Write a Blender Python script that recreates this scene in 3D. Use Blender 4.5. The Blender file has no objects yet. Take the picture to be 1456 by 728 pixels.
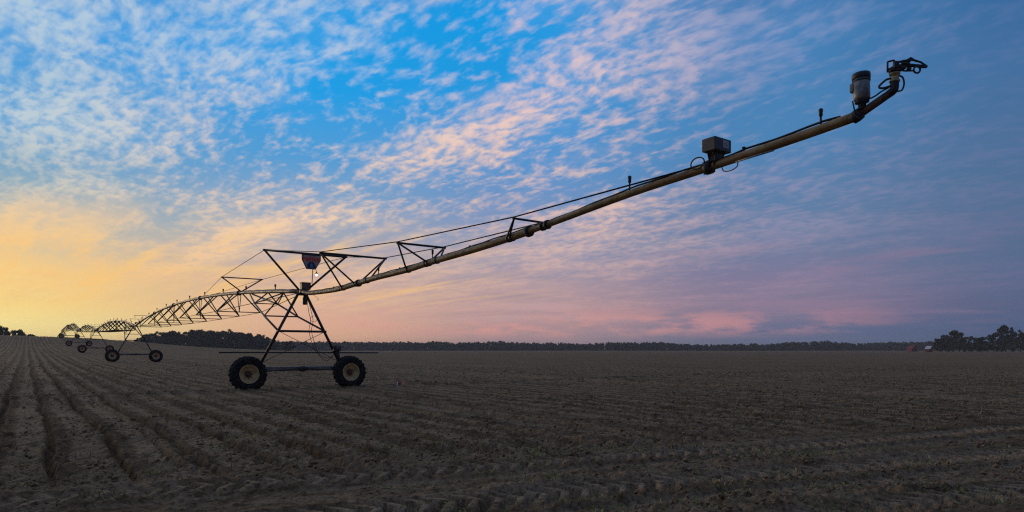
import bpy, bmesh, math, random
import numpy as np
from mathutils import Vector, Matrix

S = bpy.context.scene
COL = S.collection
rad = math.radians

# ------------------------------------------------------------------ camera, sky, sun, exposure
EYE = 1.56
FPX = 930.0                       # focal length in pixels of the 1456 wide photograph
HOR = 497.0                       # eye-level line in that photograph
cam_data = bpy.data.cameras.new('camera')
cam = bpy.data.objects.new('camera', cam_data); COL.objects.link(cam)
cam.location = (0, 0, EYE); cam.rotation_euler = (rad(90), 0, 0)
cam_data.sensor_width = 36.0
cam_data.lens = 36.0 * FPX / 1456.0
cam_data.shift_y = (HOR - 364.0) / 1456.0
cam_data.clip_start = 0.1; cam_data.clip_end = 20000
S.camera = cam
S.render.resolution_x = 1024; S.render.resolution_y = 512
S.view_settings.view_transform = 'Standard'; S.view_settings.look = 'None'
S.view_settings.exposure = 0.0; S.view_settings.gamma = 1.0
S.view_settings.use_curve_mapping = False
S.render.engine = 'CYCLES'
S.cycles.max_bounces = 6; S.cycles.volume_bounces = 0; S.cycles.use_denoising = False; S.cycles.filter_width = 1.2; S.cycles.use_adaptive_sampling = False; S.cycles.sample_clamp_indirect = 1.0; S.cycles.sample_clamp_direct = 2.0

SUN_AZ = rad(-43.0)               # measured from +Y, to the left of the picture
SUN_EL = rad(4.0)

def lin(c):
    return tuple(((v / 255) / 12.92 if v / 255 <= 0.04045 else (((v / 255) + 0.055) / 1.055) ** 2.4) for v in c) + (1.0,)

class NT:
    """small helper that writes node trees"""
    def __init__(s, tree): s.t = tree
    def n(s, typ, **kw):
        nd = s.t.nodes.new(typ)
        for k, v in kw.items(): setattr(nd, k, v)
        return nd
    def put(s, sock, v):
        if isinstance(v, bpy.types.NodeSocket): s.t.links.new(v, sock)
        else: sock.default_value = v
    def m(s, op, a, b=None, c=None, clamp=False):
        nd = s.n('ShaderNodeMath', operation=op, use_clamp=clamp)
        for i, v in enumerate((a, b, c)):
            if v is not None: s.put(nd.inputs[i], v)
        return nd.outputs[0]
    def mr(s, v, a, b, c=0.0, d=1.0, smooth=True):
        nd = s.n('ShaderNodeMapRange', interpolation_type='SMOOTHSTEP' if smooth else 'LINEAR', clamp=True)
        for i, q in enumerate((v, a, b, c, d)): s.put(nd.inputs[i], q)
        return nd.outputs[0]
    def mix(s, f, a, b, mode='MIX'):
        nd = s.n('ShaderNodeMix', data_type='RGBA', blend_type=mode)
        s.put(nd.inputs[0], f); s.put(nd.inputs[6], a); s.put(nd.inputs[7], b)
        return nd.outputs[2]
    def xyz(s, x=0.0, y=0.0, z=0.0):
        nd = s.n('ShaderNodeCombineXYZ')
        for i, q in enumerate((x, y, z)): s.put(nd.inputs[i], q)
        return nd.outputs[0]
    def noise(s, vec, scale, detail=3.0, rough=0.5, dist=0.0, color=False):
        nd = s.n('ShaderNodeTexNoise')
        s.put(nd.inputs['Vector'], vec); nd.inputs['Scale'].default_value = scale
        nd.inputs['Detail'].default_value = detail; nd.inputs['Roughness'].default_value = rough
        nd.inputs['Distortion'].default_value = dist
        return nd.outputs[1 if color else 0]
    def ramp(s, f, stops):
        nd = s.n('ShaderNodeValToRGB'); cr = nd.color_ramp
        while len(cr.elements) < len(stops): cr.elements.new(0.5)
        for el, (p, c) in zip(cr.elements, stops):
            el.position = p; el.color = c
        s.put(nd.inputs[0], f)
        return nd.outputs[0]

def build_world():
    w = bpy.data.worlds.new('World'); S.world = w; w.use_nodes = True
    t = w.node_tree; t.nodes.clear(); N = NT(t)
    tc = N.n('ShaderNodeTexCoord').outputs['Generated']
    sep = N.n('ShaderNodeSeparateXYZ'); N.put(sep.inputs[0], tc)
    x, y, z = sep.outputs
    hl = N.m('MAXIMUM', N.m('SQRT', N.m('ADD', N.m('MULTIPLY', x, x), N.m('MULTIPLY', y, y))), 1e-4)
    e = N.m('DIVIDE', N.m('MAXIMUM', z, 0.0), hl)                  # tangent of the elevation
    sx, sy = math.sin(SUN_AZ), math.cos(SUN_AZ)
    cd = N.m('DIVIDE', N.m('ADD', N.m('MULTIPLY', x, sx), N.m('MULTIPLY', y, sy)), hl)
    d = N.m('MULTIPLY', N.m('ARCCOSINE', N.m('MINIMUM', N.m('MAXIMUM', cd, -1.0), 1.0)), 180 / math.pi)
    te = N.m('DIVIDE', e, 0.6, clamp=True)
    def R(*st): return N.ramp(te, [(a / 0.6, lin(c)) for a, c in st])
    c0 = R((0, (232,216,148)), (.03, (230,224,156)), (.055, (238,214,138)), (.10, (240,204,138)), (.145, (188,188,172)), (.20, (120,166,192)), (.28, (58,158,218)), (.42, (16,152,230)), (.6, (40,118,188)))
    c1 = R((0, (234,182,146)), (.05, (224,176,154)), (.1, (204,172,164)), (.18, (150,168,192)), (.28, (80,158,216)), (.38, (14,160,234)), (.5, (0,158,234)), (.6, (34,120,196)))
    c2 = R((0, (162,142,152)), (.04, (182,148,154)), (.08, (174,150,160)), (.16, (142,150,182)), (.27, (92,150,208)), (.40, (26,154,226)), (.53, (0,156,232)), (.6, (34,120,196)))
    c3 = R((0, (84,104,140)), (.025, (96,110,146)), (.06, (134,122,150)), (.1, (128,122,155)), (.17, (98,127,166)), (.3, (76,133,185)), (.45, (66,132,190)), (.6, (50,110,172)))
    c4 = R((0, (62,92,130)), (.03, (70,94,134)), (.055, (84,98,136)), (.10, (86,107,144)), (.2, (80,112,151)), (.35, (66,112,162)), (.45, (54,106,160)), (.6, (48,92,148)))
    c5 = R((0, (84,92,122)), (.05, (112,102,130)), (.12, (128,110,138)), (.25, (104,108,146)), (.45, (78,104,150)), (.6, (66,96,146)))   # dusk arch opposite the sunset
    sky = N.mix(N.mr(d, 4, 26), c0, c1)
    sky = N.mix(N.mr(d, 26, 44), sky, c2)
    sky = N.mix(N.mr(d, 44, 64), sky, c3)
    sky = N.mix(N.mr(d, 64, 82), sky, c4)
    sky = N.mix(N.mr(d, 88, 150), sky, c5)
    nish = N.n('ShaderNodeTexSky', sky_type='NISHITA', sun_disc=False, sun_elevation=SUN_EL, sun_rotation=SUN_AZ)
    nsk = N.mix(1.0, nish.outputs[0], (0.08, 0.08, 0.08, 1), 'MULTIPLY')
    sky = N.mix(0.06, sky, nsk)
    # ---- altocumulus sheet, laid out on a flat layer overhead
    k = N.m('ADD', N.m('MAXIMUM', z, 0.0), 0.05)
    px, py = N.m('DIVIDE', x, k), N.m('DIVIDE', y, k)
    s_ = N.m('ADD', N.m('MULTIPLY', px, sx), N.m('MULTIPLY', py, sy))           # towards the sunset
    t_ = N.m('SUBTRACT', N.m('MULTIPLY', px, sy), N.m('MULTIPLY', py, sx))      # across
    P = N.xyz(s_, t_, 0.0)
    def vm(op, a, b):
        nd = N.n('ShaderNodeVectorMath', operation=op); N.put(nd.inputs[0], a)
        if op == 'SCALE': nd.inputs['Scale'].default_value = b
        else: N.put(nd.inputs[1], b)
        return nd.outputs[0]
    warp = vm('SUBTRACT', N.noise(P, 2.2, 2.0, 0.5, color=True), (0.5, 0.5, 0.5))
    PW = vm('ADD', P, vm('SCALE', warp, CL['warp']))
    def stretch(a, b, ox=0.0, oy=0.0):
        mp = N.n('ShaderNodeMapping'); N.put(mp.inputs[0], PW)
        mp.inputs['Scale'].default_value = (a, b, 1); mp.inputs['Location'].default_value = (ox, oy, 0)
        return mp.outputs[0]
    big = N.noise(stretch(0.38, 0.75, *CL['off']), 1.0, 1.5, 0.5)
    mid = N.noise(stretch(1.5, 2.6, 4.0, 2.0), 1.0, 2.5, 0.5)
    F = CL['cell']
    kc = N.m('ADD', N.m('MAXIMUM', z, 0.0), 0.20)              # the little heaps have height, so they foreshorten less
    PC = vm('ADD', N.xyz(N.m('ADD', N.m('MULTIPLY', N.m('DIVIDE', x, kc), sx), N.m('MULTIPLY', N.m('DIVIDE', y, kc), sy)), N.m('SUBTRACT', N.m('MULTIPLY', N.m('DIVIDE', x, kc), sy), N.m('MULTIPLY', N.m('DIVIDE', y, kc), sx)), 0.0), vm('SCALE', warp, CL['warp'] * 0.7))
    def heap(a, b, ox=0.0, oy=0.0):
        mp = N.n('ShaderNodeMapping'); N.put(mp.inputs[0], PC)
        mp.inputs['Scale'].default_value = (a, b, 1); mp.inputs['Location'].default_value = (ox, oy, 0)
        return mp.outputs[0]
    cell = N.noise(heap(0.8, 1.3), F, 3.0, 0.5)
    cell2 = N.noise(heap(0.8, 1.3, CL['rel'], CL['rel'] * .4), F, 3.0, 0.5)
    fine = N.noise(heap(0.8, 1.4, 5, 5), F * 2.3, 2.0, 0.5)
    cov = N.m('ADD', N.m('MULTIPLY', big, 0.55), N.m('MULTIPLY', mid, 0.45))
    # the sheet lies in long streets running towards the sunset
    def street(c, w, amp):
        q = N.m('DIVIDE', N.m('SUBTRACT', t_, c), w)
        return N.m('MULTIPLY', N.m('EXPONENT', N.m('MULTIPLY', N.m('MULTIPLY', q, q), -1.0)), amp)
    cov = N.m('ADD', cov, street(1.66, 0.27, 0.10))
    cov = N.m('ADD', cov, N.m('MULTIPLY', street(1.12, 0.22, -0.13), N.mr(s_, 1.7, 2.3, 1.0, 0.1)))
    cov = N.m('ADD', cov, street(0.5, 0.35, 0.025))
    cov = N.m('ADD', cov, street(2.45, 0.5, -0.11))
    cov = N.m('ADD', cov, street(3.3, 0.35, 0.05))
    cov = N.m('ADD', cov, N.mr(e, 0.55, 1.3, 0.0, 0.10))      # sheet thickened overhead, out of view, to warm and brighten the ground light
    dens = N.m('ADD', N.m('MULTIPLY', cov, 0.9), N.m('ADD', N.m('MULTIPLY', cell, 0.75), N.m('MULTIPLY', fine, 0.22)))
    lump = N.noise(heap(0.6, 1.4, 9, 1), F * 0.42, 2.0, 0.5)
    dens = N.m('ADD', dens, N.m('MULTIPLY', N.m('SUBTRACT', lump, 0.5), 0.42))
    alpha = N.mr(dens, CL['lo'], CL['hi'])
    veil = N.mr(cov, 0.40, 0.66)
    low = N.mr(e, 0.10, 0.24)                                  # cells melt into a smooth veil far off
    alpha = N.m('ADD', N.m('MULTIPLY', alpha, N.m('MULTIPLY', low, CL['a'])), N.m('MULTIPLY', alpha, N.m('MULTIPLY', N.m('SUBTRACT', 1.0, low), 0.34)))
    alpha = N.m('ADD', alpha, N.m('MULTIPLY', veil, N.mr(e, 0.10, 0.24, 0.5, CL['v'])), clamp=True)
    l0 = R((0, (238,220,150)), (.05, (250,210,132)), (.10, (255,202,126)), (.145, (246,206,150)), (.20, (206,202,190)), (.28, (190,206,216)), (.42, (178,202,222)), (.6, (180,198,216)))
    l1 = R((0, (240,184,146)), (.08, (246,200,158)), (.18, (250,212,176)), (.3, (238,210,192)), (.42, (188,204,224)), (.6, (190,202,220)))
    l2 = R((0, (214,158,148)), (.05, (208,160,156)), (.15, (218,184,174)), (.26, (240,202,182)), (.42, (228,200,202)), (.6, (205,192,206)))
    l3 = R((0, (170,130,148)), (.06, (170,138,158)), (.15, (156,146,172)), (.3, (152,152,186)), (.45, (146,158,198)), (.6, (140,152,190)))
    l4 = R((0, (96,104,140)), (.06, (116,108,146)), (.15, (108,110,150)), (.3, (98,120,168)), (.6, (96,120,168)))
    lit = N.mix(N.mr(d, 6, 26), l0, l1)
    lit = N.mix(N.mr(d, 26, 46), lit, l2)
    lit = N.mix(N.mr(d, 48, 66), lit, l3)
    lit = N.mix(N.mr(d, 66, 84), lit, l4)
    relief = N.m('MULTIPLY', N.m('SUBTRACT', cell2, cell), CL['relk'])
    shade = N.m('SUBTRACT', 1.0, N.m('MAXIMUM', relief, 0.0), clamp=True)
    greyed = N.mix(0.55, lit, sky)
    lit = N.mix(shade, greyed, lit)
    amount = N.m('MULTIPLY', N.mr(d, 50, 78, 1.0, 0.5), N.mr(e, 0.015, 0.12, 0.15, 1.0))
    sky = N.mix(N.m('MULTIPLY', alpha, amount), sky, lit)
    # ---- long thin bars and puffy pink heaps low over the far woods
    az = N.m('ARCTAN2', x, y)
    bv = N.xyz(N.m('MULTIPLY', az, 4.0), N.m('MULTIPLY', e, 48.0), 1.7)
    bars = N.mr(N.noise(bv, 1.0, 4.0, 0.55, 0.3), 0.5, 0.70)
    bars = N.m('MULTIPLY', bars, N.m('MULTIPLY', N.mr(e, 0.02, 0.06), N.mr(e, 0.09, 0.20, 1.0, 0.0)))
    barcol = N.mix(N.mr(d, 10, 40), lin((250, 210, 136)), N.mix(N.mr(d, 40, 70), lin((206, 168, 166)), lin((150, 124, 150))))
    sky = N.mix(N.m('MULTIPLY', bars, N.mr(d, 10, 82, 0.8, 0.45)), sky, barcol)
    pv = N.xyz(N.m('MULTIPLY', az, 11.0), N.m('MULTIPLY', e, 46.0), 3.4)
    puff = N.mr(N.noise(pv, 1.0, 6.0, 0.62, 0.1), 0.42, 0.64)
    band = N.m('MULTIPLY', N.mr(e, 0.012, 0.032), N.mr(e, 0.038, 0.070, 1.0, 0.0))
    band = N.m('MULTIPLY', band, N.m('MULTIPLY', N.mr(d, 22, 40), N.mr(d, 58, 80, 1.0, 0.12)))
    sky = N.mix(N.m('MULTIPLY', N.m('MULTIPLY', puff, band), 0.66), sky, N.mix(N.mr(d, 45, 85), lin((228, 160, 150)), lin((190, 130, 146))))
    # ---- torn golden wisps low on the sunset side
    wisp = N.noise(stretch(0.30, 1.9, 2, 3), 1.0, 5.0, 0.6)
    wm = N.m('MULTIPLY', N.mr(d, 24, 52, 1.0, 0.0), N.m('MULTIPLY', N.mr(e, 0.04, 0.09), N.mr(e, 0.14, 0.22, 1.0, 0.0)))
    sky = N.mix(N.m('MULTIPLY', wm, N.mr(wisp, 0.50, 0.36, 0.0, 0.5)), sky, N.mix(N.mr(e, 0.10, 0.18), lin((232, 196, 142)), lin((150, 172, 184))))
    sky = N.mix(N.m('MULTIPLY', wm, N.mr(wisp, 0.48, 0.66, 0.0, 0.75)), sky, N.mix(N.mr(e, 0.10, 0.22), lin((255, 204, 124)), lin((250, 212, 170))))
    # ---- below the horizon: dim earth
    sky = N.mix(N.mr(z, -0.02, -0.001), lin((52, 46, 42)), sky)
    bg = N.n('ShaderNodeBackground'); N.put(bg.inputs[0], sky); bg.inputs[1].default_value = 1.0
    out = N.n('ShaderNodeOutputWorld'); t.links.new(bg.outputs[0], out.inputs[0])
CL = dict(warp=0.12, off=(3.1, 7.4), cell=22.0, rel=0.014, relk=3.4, lo=0.78, hi=1.20, a=0.80, v=0.24)
build_world()

sun_data = bpy.data.lights.new('sun', 'SUN'); sun_data.energy = 0.8; sun_data.angle = rad(14); sun_data.color = (1.0, 0.78, 0.52)
sun = bpy.data.objects.new('sun', sun_data); COL.objects.link(sun)
sdir = Vector((math.sin(SUN_AZ) * math.cos(SUN_EL), math.cos(SUN_AZ) * math.cos(SUN_EL), math.sin(SUN_EL)))
sun.rotation_euler = sdir.to_track_quat('Z', 'Y').to_euler(); sun.location = sdir * 50 + Vector((0, 0, 30))

# ------------------------------------------------------------------ materials
MATS = {}
def mat(name, build):
    m = bpy.data.materials.new(name); m.use_nodes = True
    t = m.node_tree; t.nodes.clear(); N = NT(t)
    b = N.n('ShaderNodeBsdfPrincipled'); o = N.n('ShaderNodeOutputMaterial'); t.links.new(b.outputs[0], o.inputs[0])
    build(N, b, o); MATS[name] = m
    return m
def simple(name, col, rough=0.6, metal=0.0, var=0.25, scale=8.0, spec=0.4, bump=0.0):
    def f(N, b, o):
        oc = N.n('ShaderNodeTexCoord').outputs['Object']
        n = N.noise(oc, scale, 4.0, 0.6)
        dark = tuple(c * (1 - var) for c in col) + (1,); light = tuple(min(1, c * (1 + var)) for c in col) + (1,)
        N.put(b.inputs['Base Color'], N.mix(N.mr(n, 0.3, 0.7), dark, light))
        b.inputs['Roughness'].default_value = rough; b.inputs['Metallic'].default_value = metal
        b.inputs['Specular IOR Level'].default_value = spec
        if bump:
            bp = N.n('ShaderNodeBump'); bp.inputs['Strength'].default_value = bump; bp.inputs['Distance'].default_value = 0.02
            N.put(bp.inputs['Height'], N.noise(oc, scale * 4, 3.0, 0.6)); N.put(b.inputs['Normal'], bp.outputs[0])
    return mat(name, f)
simple('dark_steel', (0.042, 0.034, 0.027), 0.55, 0.3, 0.35, 12)
simple('cable', (0.022, 0.018, 0.015), 0.7)
simple('rubber', (0.020, 0.017, 0.014), 0.85, 0.0, 0.4, 9, 0.2)
simple('far_rubber', (0.02, 0.02, 0.02), 0.85, 0.0, 0.4, 9, 0.2)
simple('rim', (0.58, 0.40, 0.17), 0.6, 0.0, 0.25, 7, 0.3)
simple('hub', (0.10, 0.05, 0.03), 0.7, 0.0, 0.4, 14)
simple('beam', (0.16, 0.145, 0.13), 0.5, 0.4, 0.3, 6)
simple('box_brown', (0.13, 0.088, 0.05), 0.5, 0.1, 0.25, 9)
simple('box_blue', (0.035, 0.045, 0.05), 0.45, 0.2, 0.2, 9)
simple('sticker', (0.55, 0.57, 0.58), 0.6, 0.0, 0.15, 30)
simple('motor_grey', (0.22, 0.20, 0.165), 0.42, 0.25, 0.45, 11)
simple('cap_dark', (0.05, 0.055, 0.06), 0.5, 0.2)
simple('rust_red', (0.11, 0.055, 0.03), 0.75, 0.1, 0.45, 20)
simple('brass', (0.38, 0.29, 0.13), 0.45, 0.5, 0.3, 25)
simple('black', (0.02, 0.02, 0.022), 0.6)
simple('sign_white', (0.42, 0.34, 0.27), 0.5, 0.0, 0.08, 6)
simple('sign_navy', (0.02, 0.035, 0.09), 0.5, 0.0, 0.1, 6)
simple('sign_red', (0.80, 0.04, 0.015), 0.5, 0.0, 0.1, 6)
simple('barn_red', (0.23, 0.035, 0.032), 0.8, 0.0, 0.3, 1.2)
simple('barn_roof', (0.55, 0.48, 0.42), 0.4, 0.2, 0.15, 1.5)
simple('barn_dark', (0.05, 0.03, 0.03), 0.8)
simple('bark', (0.075, 0.06, 0.045), 0.9, 0.0, 0.35, 3)
simple('straw', (0.27, 0.21, 0.125), 0.85, 0.0, 0.35, 2)
simple('weed', (0.26, 0.25, 0.06), 0.75, 0.0, 0.5, 1.5)
simple('flag_red', (0.55, 0.06, 0.05), 0.7)
simple('stake_white', (0.7, 0.68, 0.64), 0.7)

def pipe_mat(N, b, o):
    oc = N.n('ShaderNodeTexCoord').outputs['Object']
    mp = N.n('ShaderNodeMapping'); N.put(mp.inputs[0], oc); mp.inputs['Scale'].default_value = (1, 1, 1)
    n1 = N.noise(mp.outputs[0], 1.6, 5.0, 0.65); n2 = N.noise(mp.outputs[0], 11.0, 4.0, 0.6)
    c = N.mix(N.mr(n1, 0.35, 0.65), (0.19, 0.105, 0.028, 1), (0.38, 0.225, 0.07, 1))
    c = N.mix(N.m('MULTIPLY', N.mr(n2, 0.52, 0.72), 0.75), c, (0.20, 0.095, 0.035, 1))
    n3 = N.noise(mp.outputs[0], 3.7, 5.0, 0.7)
    c = N.mix(N.m('MULTIPLY', N.mr(n3, 0.54, 0.66), 0.7), c, (0.075, 0.045, 0.022, 1))
    c = N.mix(N.m('MULTIPLY', N.mr(n3, 0.44, 0.34), 0.5), c, (0.36, 0.26, 0.14, 1))
    N.put(b.inputs['Base Color'], c)
    N.put(b.inputs['Roughness'], N.mr(n2, 0.3, 0.7, 0.4, 0.7)); b.inputs['Metallic'].default_value = 0.25
mat('pipe', pipe_mat)
def lamp_mat(N, b, o):
    b.inputs['Base Color'].default_value = (0.9, 0.9, 0.88, 1)
    b.inputs['Emission Color'].default_value = (1, 0.97, 0.9, 1); b.inputs['Emission Strength'].default_value = 3.0
mat('lamp_glow', lamp_mat)
def leaf_mat(name, a, bcol):
    def f(N, b, o):
        oi = N.n('ShaderNodeObjectInfo').outputs['Random']
        g = N.n('ShaderNodeNewGeometry').outputs['Position']
        n = N.noise(g, 0.35, 3.0, 0.6)
        fac = N.m('ADD', N.m('MULTIPLY', oi, 0.5), N.m('MULTIPLY', n, 0.6), clamp=True)
        N.put(b.inputs['Base Color'], N.mix(fac, a + (1,), bcol + (1,)))
        b.inputs['Roughness'].default_value = 0.8; b.inputs['Specular IOR Level'].default_value = 0.15
    return mat(name, f)
leaf_mat('leaf', (0.030, 0.042, 0.018), (0.075, 0.085, 0.035))
leaf_mat('leaf_far', (0.028, 0.040, 0.022), (0.055, 0.068, 0.036))
leaf_mat('needle', (0.018, 0.030, 0.015), (0.04, 0.055, 0.025))

def soil_mat(N, b, o):
    g = N.n('ShaderNodeNewGeometry').outputs['Position']
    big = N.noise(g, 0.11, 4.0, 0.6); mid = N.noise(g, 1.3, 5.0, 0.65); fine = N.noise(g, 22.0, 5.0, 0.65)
    def attr(n): return N.n('ShaderNodeAttribute', attribute_name=n).outputs['Fac']
    row, hq, hs, hd = attr('row_coord'), attr('head_coord'), attr('head_along'), attr('headland')
    strip = N.noise(N.xyz(N.m('MULTIPLY', row, 1.0), N.m('MULTIPLY', hs, 0.06), 0.0), 1.6, 3.0, 0.6)
    wave = N.m('COSINE', N.m('MULTIPLY', row, 2 * math.pi / 0.95))
    band = N.m('ADD', N.m('MULTIPLY', wave, 0.16), N.m('ADD', N.m('MULTIPLY', strip, 0.9), N.m('MULTIPLY', mid, 0.35)))
    hband = N.m('ADD', N.noise(N.xyz(hq, N.m('MULTIPLY', hs, 0.07), 3.0), 1.3, 3.0, 0.55), N.m('MULTIPLY', N.m('SUBTRACT', mid, 0.5), 0.4))
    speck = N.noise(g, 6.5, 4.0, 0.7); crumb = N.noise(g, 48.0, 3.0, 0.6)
    c = N.mix(N.mr(mid, 0.3, 0.7), (0.138, 0.080, 0.037, 1), (0.216, 0.128, 0.063, 1))
    c = N.mix(N.m('MULTIPLY', N.mr(big, 0.38, 0.62), 0.45), c, (0.276, 0.169, 0.086, 1))
    fieldc = N.mix(N.m('MULTIPLY', N.mr(band, 0.52, 0.78), 0.95), c, (0.368, 0.229, 0.118, 1))
    headc = N.mix(N.m('MULTIPLY', N.mr(hband, 0.42, 0.62), 0.8), c, (0.340, 0.218, 0.118, 1))
    headc = N.mix(N.m('MULTIPLY', attr('pressed'), N.mr(mid, 0.3, 0.6, 0.45, 0.95)), headc, (0.400, 0.264, 0.152, 1))     # wheel-pressed crust dries pale
    c = N.mix(hd, fieldc, headc)
    c = N.mix(N.m('MULTIPLY', N.mr(speck, 0.50, 0.64), N.mr(big, 0.3, 0.7, 0.75, 0.4)), c, (0.055, 0.031, 0.014, 1))  # dark specks painted into the colour as shade between clods
    c = N.mix(N.m('MULTIPLY', N.mr(fine, 0.47, 0.66), 0.7), c, (0.046, 0.026, 0.012, 1))  # finer dark grain: painted shade of crevices too narrow for the mesh
    c = N.mix(N.m('MULTIPLY', N.mr(crumb, 0.60, 0.74), 0.35), c, (0.423, 0.278, 0.154, 1))
    N.put(b.inputs['Base Color'], c)
    b.inputs['Roughness'].default_value = 1.0; b.inputs['Specular IOR Level'].default_value = 0.05
    bp = N.n('ShaderNodeBump'); bp.inputs['Strength'].default_value = 1.0; bp.inputs['Distance'].default_value = 0.06
    hsum = N.m('ADD', N.m('MULTIPLY', N.noise(g, 9.0, 6.0, 0.7), 1.0), N.m('MULTIPLY', N.noise(g, 2.4, 3.0, 0.6), 1.3))
    N.put(bp.inputs['Height'], hsum); N.put(b.inputs['Normal'], bp.outputs[0])
ROW_K = (38 - 728) / FPX                 # crop rows run towards the photograph's left vanishing point
ROW_ANG = math.atan2(-ROW_K, 1.0)        # rotation of the rows from +Y, counter-clockwise
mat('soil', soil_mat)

# ------------------------------------------------------------------ helpers for objects
def obj(name, mesh_or_bm, m, parent=None, smooth=False):
    if isinstance(mesh_or_bm, bmesh.types.BMesh):
        me = bpy.data.meshes.new(name); mesh_or_bm.to_mesh(me); mesh_or_bm.free()
    else: me = mesh_or_bm
    if m is not None and not me.materials: me.materials.append(MATS[m] if isinstance(m, str) else m)
    if smooth: me.polygons.foreach_set('use_smooth', [True] * len(me.polygons))
    o = bpy.data.objects.new(name, me); COL.objects.link(o)
    if parent is not None: o.parent = parent
    return o
def empty(name, loc=(0, 0, 0), rz=0.0, parent=None):
    o = bpy.data.objects.new(name, None); COL.objects.link(o)
    o.empty_display_size = 0.2; o.location = loc; o.rotation_euler = (0, 0, rz)
    if parent is not None: o.parent = parent
    return o
def tag(o, label=None, cat=None, group=None, kind=None):
    for k, v in (('label', label), ('category', cat), ('group', group), ('kind', kind)):
        if v: o[k] = v
    return o
def copy_tree(o, parent=None):
    c = o.copy(); COL.objects.link(c); c.parent = parent
    for ch in list(o.children): copy_tree(ch, c)
    return c

def tube(bm, pts, r, seg=8, cap=True):
    """a round bar swept along pts; r is one radius or one per point"""
    pts = [Vector(p) for p in pts]
    rs = r if isinstance(r, (list, tuple)) else [r] * len(pts)
    rings = []; prev = None
    for i, p in enumerate(pts):
        a = pts[min(i + 1, len(pts) - 1)] - pts[max(i - 1, 0)]
        a.normalize()
        if prev is None:
            up = Vector((0, 0, 1)) if abs(a.z) < 0.95 else Vector((1, 0, 0))
            n1 = a.cross(up).normalized()
        else:
            n1 = (prev - a * prev.dot(a)).normalized()
        prev = n1; n2 = a.cross(n1)
        rings.append([bm.verts.new(p + (n1 * math.cos(2 * math.pi * k / seg) + n2 * math.sin(2 * math.pi * k / seg)) * rs[i]) for k in range(seg)])
    for A, B in zip(rings, rings[1:]):
        for k in range(seg):
            f = bm.faces.new((A[k], A[(k + 1) % seg], B[(k + 1) % seg], B[k])); f.smooth = True
    if cap:
        bm.faces.new(rings[0][::-1]); bm.faces.new(rings[-1])
    return bm
def box(bm, c, size, rot=None, bevel=0.0):
    r = bmesh.ops.create_cube(bm, size=1.0)
    M = Matrix.Translation(Vector(c)) @ (rot.to_4x4() if rot is not None else Matrix.Identity(4)) @ Matrix.Diagonal(Vector(tuple(size) + (1,)))
    bmesh.ops.transform(bm, matrix=M, verts=r['verts'])
    if bevel:
        ed = list({e for v in r['verts'] for e in v.link_edges})
        bmesh.ops.bevel(bm, geom=ed, offset=bevel, segments=2, affect='EDGES', profile=0.5)
    return bm
def lathe(bm, prof, seg=24, M=None):
    """prof: (radius, height) pairs turned about local Z, moved by M"""
    M = M or Matrix.Identity(4)
    rings = []
    for r, h in prof:
        rings.append([bm.verts.new(M @ Vector((r * math.cos(2 * math.pi * k / seg), r * math.sin(2 * math.pi * k / seg), h))) for k in range(seg)])
    for A, B in zip(rings, rings[1:]):
        for k in range(seg):
            f = bm.faces.new((A[k], A[(k + 1) % seg], B[(k + 1) % seg], B[k])); f.smooth = True
    bm.faces.new(rings[0][::-1]); bm.faces.new(rings[-1])
    bmesh.ops.recalc_face_normals(bm, faces=bm.faces)
    return bm
def B(): return bmesh.new()
def rod(name, a, b, r, m, parent, seg=8): return obj(name, tube(B(), [a, b], r, seg), m, parent)
def spline(pts, n):
    """Catmull-Rom through pts, n steps per piece"""
    P = [Vector(p) for p in pts]; P = [P[0] * 2 - P[1]] + P + [P[-1] * 2 - P[-2]]; out = []
    for i in range(1, len(P) - 2):
        for k in range(n):
            t = k / n; a, b, c, d = P[i - 1], P[i], P[i + 1], P[i + 2]
            out.append(0.5 * ((2 * b) + (c - a) * t + (2 * a - 5 * b + 4 * c - d) * t * t + (3 * b - a - 3 * c + d) * t ** 3))
    out.append(P[-2]); return out

# ------------------------------------------------------------------ the field
def smooth_interp(x, xs, ys):
    grid = np.linspace(xs[0], xs[-1], 1500); v = np.interp(grid, xs, ys)
    for _ in range(3): v = np.convolve(np.pad(v, 12, 'edge'), np.ones(25) / 25, 'valid')
    return np.interp(x, grid, v)
GY = [0, 26, 69, 112, 155.6, 180, 199, 214, 242, 300, 420, 640]
GZ = [0, 0.0, .32, 1.12, 2.45, 3.75, 5.2, 5.85, 4.5, 1.8, .4, 0.0]
HP = [-900, -300, 0, 85, 130, 180, 250, 300, 400, 520, 700, 1000, 1500]
HV = [1.2, 1.18, 1.12, 1.0, .93, .79, .52, .38, .22, .12, .05, 0, 0]
def ground_macro(x, y):
    x = np.asarray(x, float); y = np.asarray(y, float)
    yy = np.maximum(y, 1e-3)
    px = 728 + FPX * np.clip(x / np.maximum(yy, 20.0), -1.8, 0.9)
    return smooth_interp(np.clip(yy, 0, 640), GY, GZ) * smooth_interp(px, HP, HV)
def _h(ix, iy, s):
    n = (ix.astype(np.int64) * 374761393 + iy.astype(np.int64) * 668265263 + s * 1274126177) & 0xFFFFFFFF
    n = ((n ^ (n >> 13)) * 1274126177) & 0xFFFFFFFF
    return ((n ^ (n >> 16)) & 0xFFFF) / 65535.0
def vnoise(x, y, s):
    ix = np.floor(x); iy = np.floor(y); fx = x - ix; fy = y - iy
    fx = fx * fx * (3 - 2 * fx); fy = fy * fy * (3 - 2 * fy); ix = ix.astype(np.int64); iy = iy.astype(np.int64)
    return (_h(ix, iy, s) * (1 - fx) + _h(ix + 1, iy, s) * fx) * (1 - fy) + (_h(ix, iy + 1, s) * (1 - fx) + _h(ix + 1, iy + 1, s) * fx) * fy
def bell(q, c, w): return np.exp(-((q - c) / w) ** 2)
def trench(q, c, w): return 1 / (1 + ((q - c) / w) ** 6)
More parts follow.
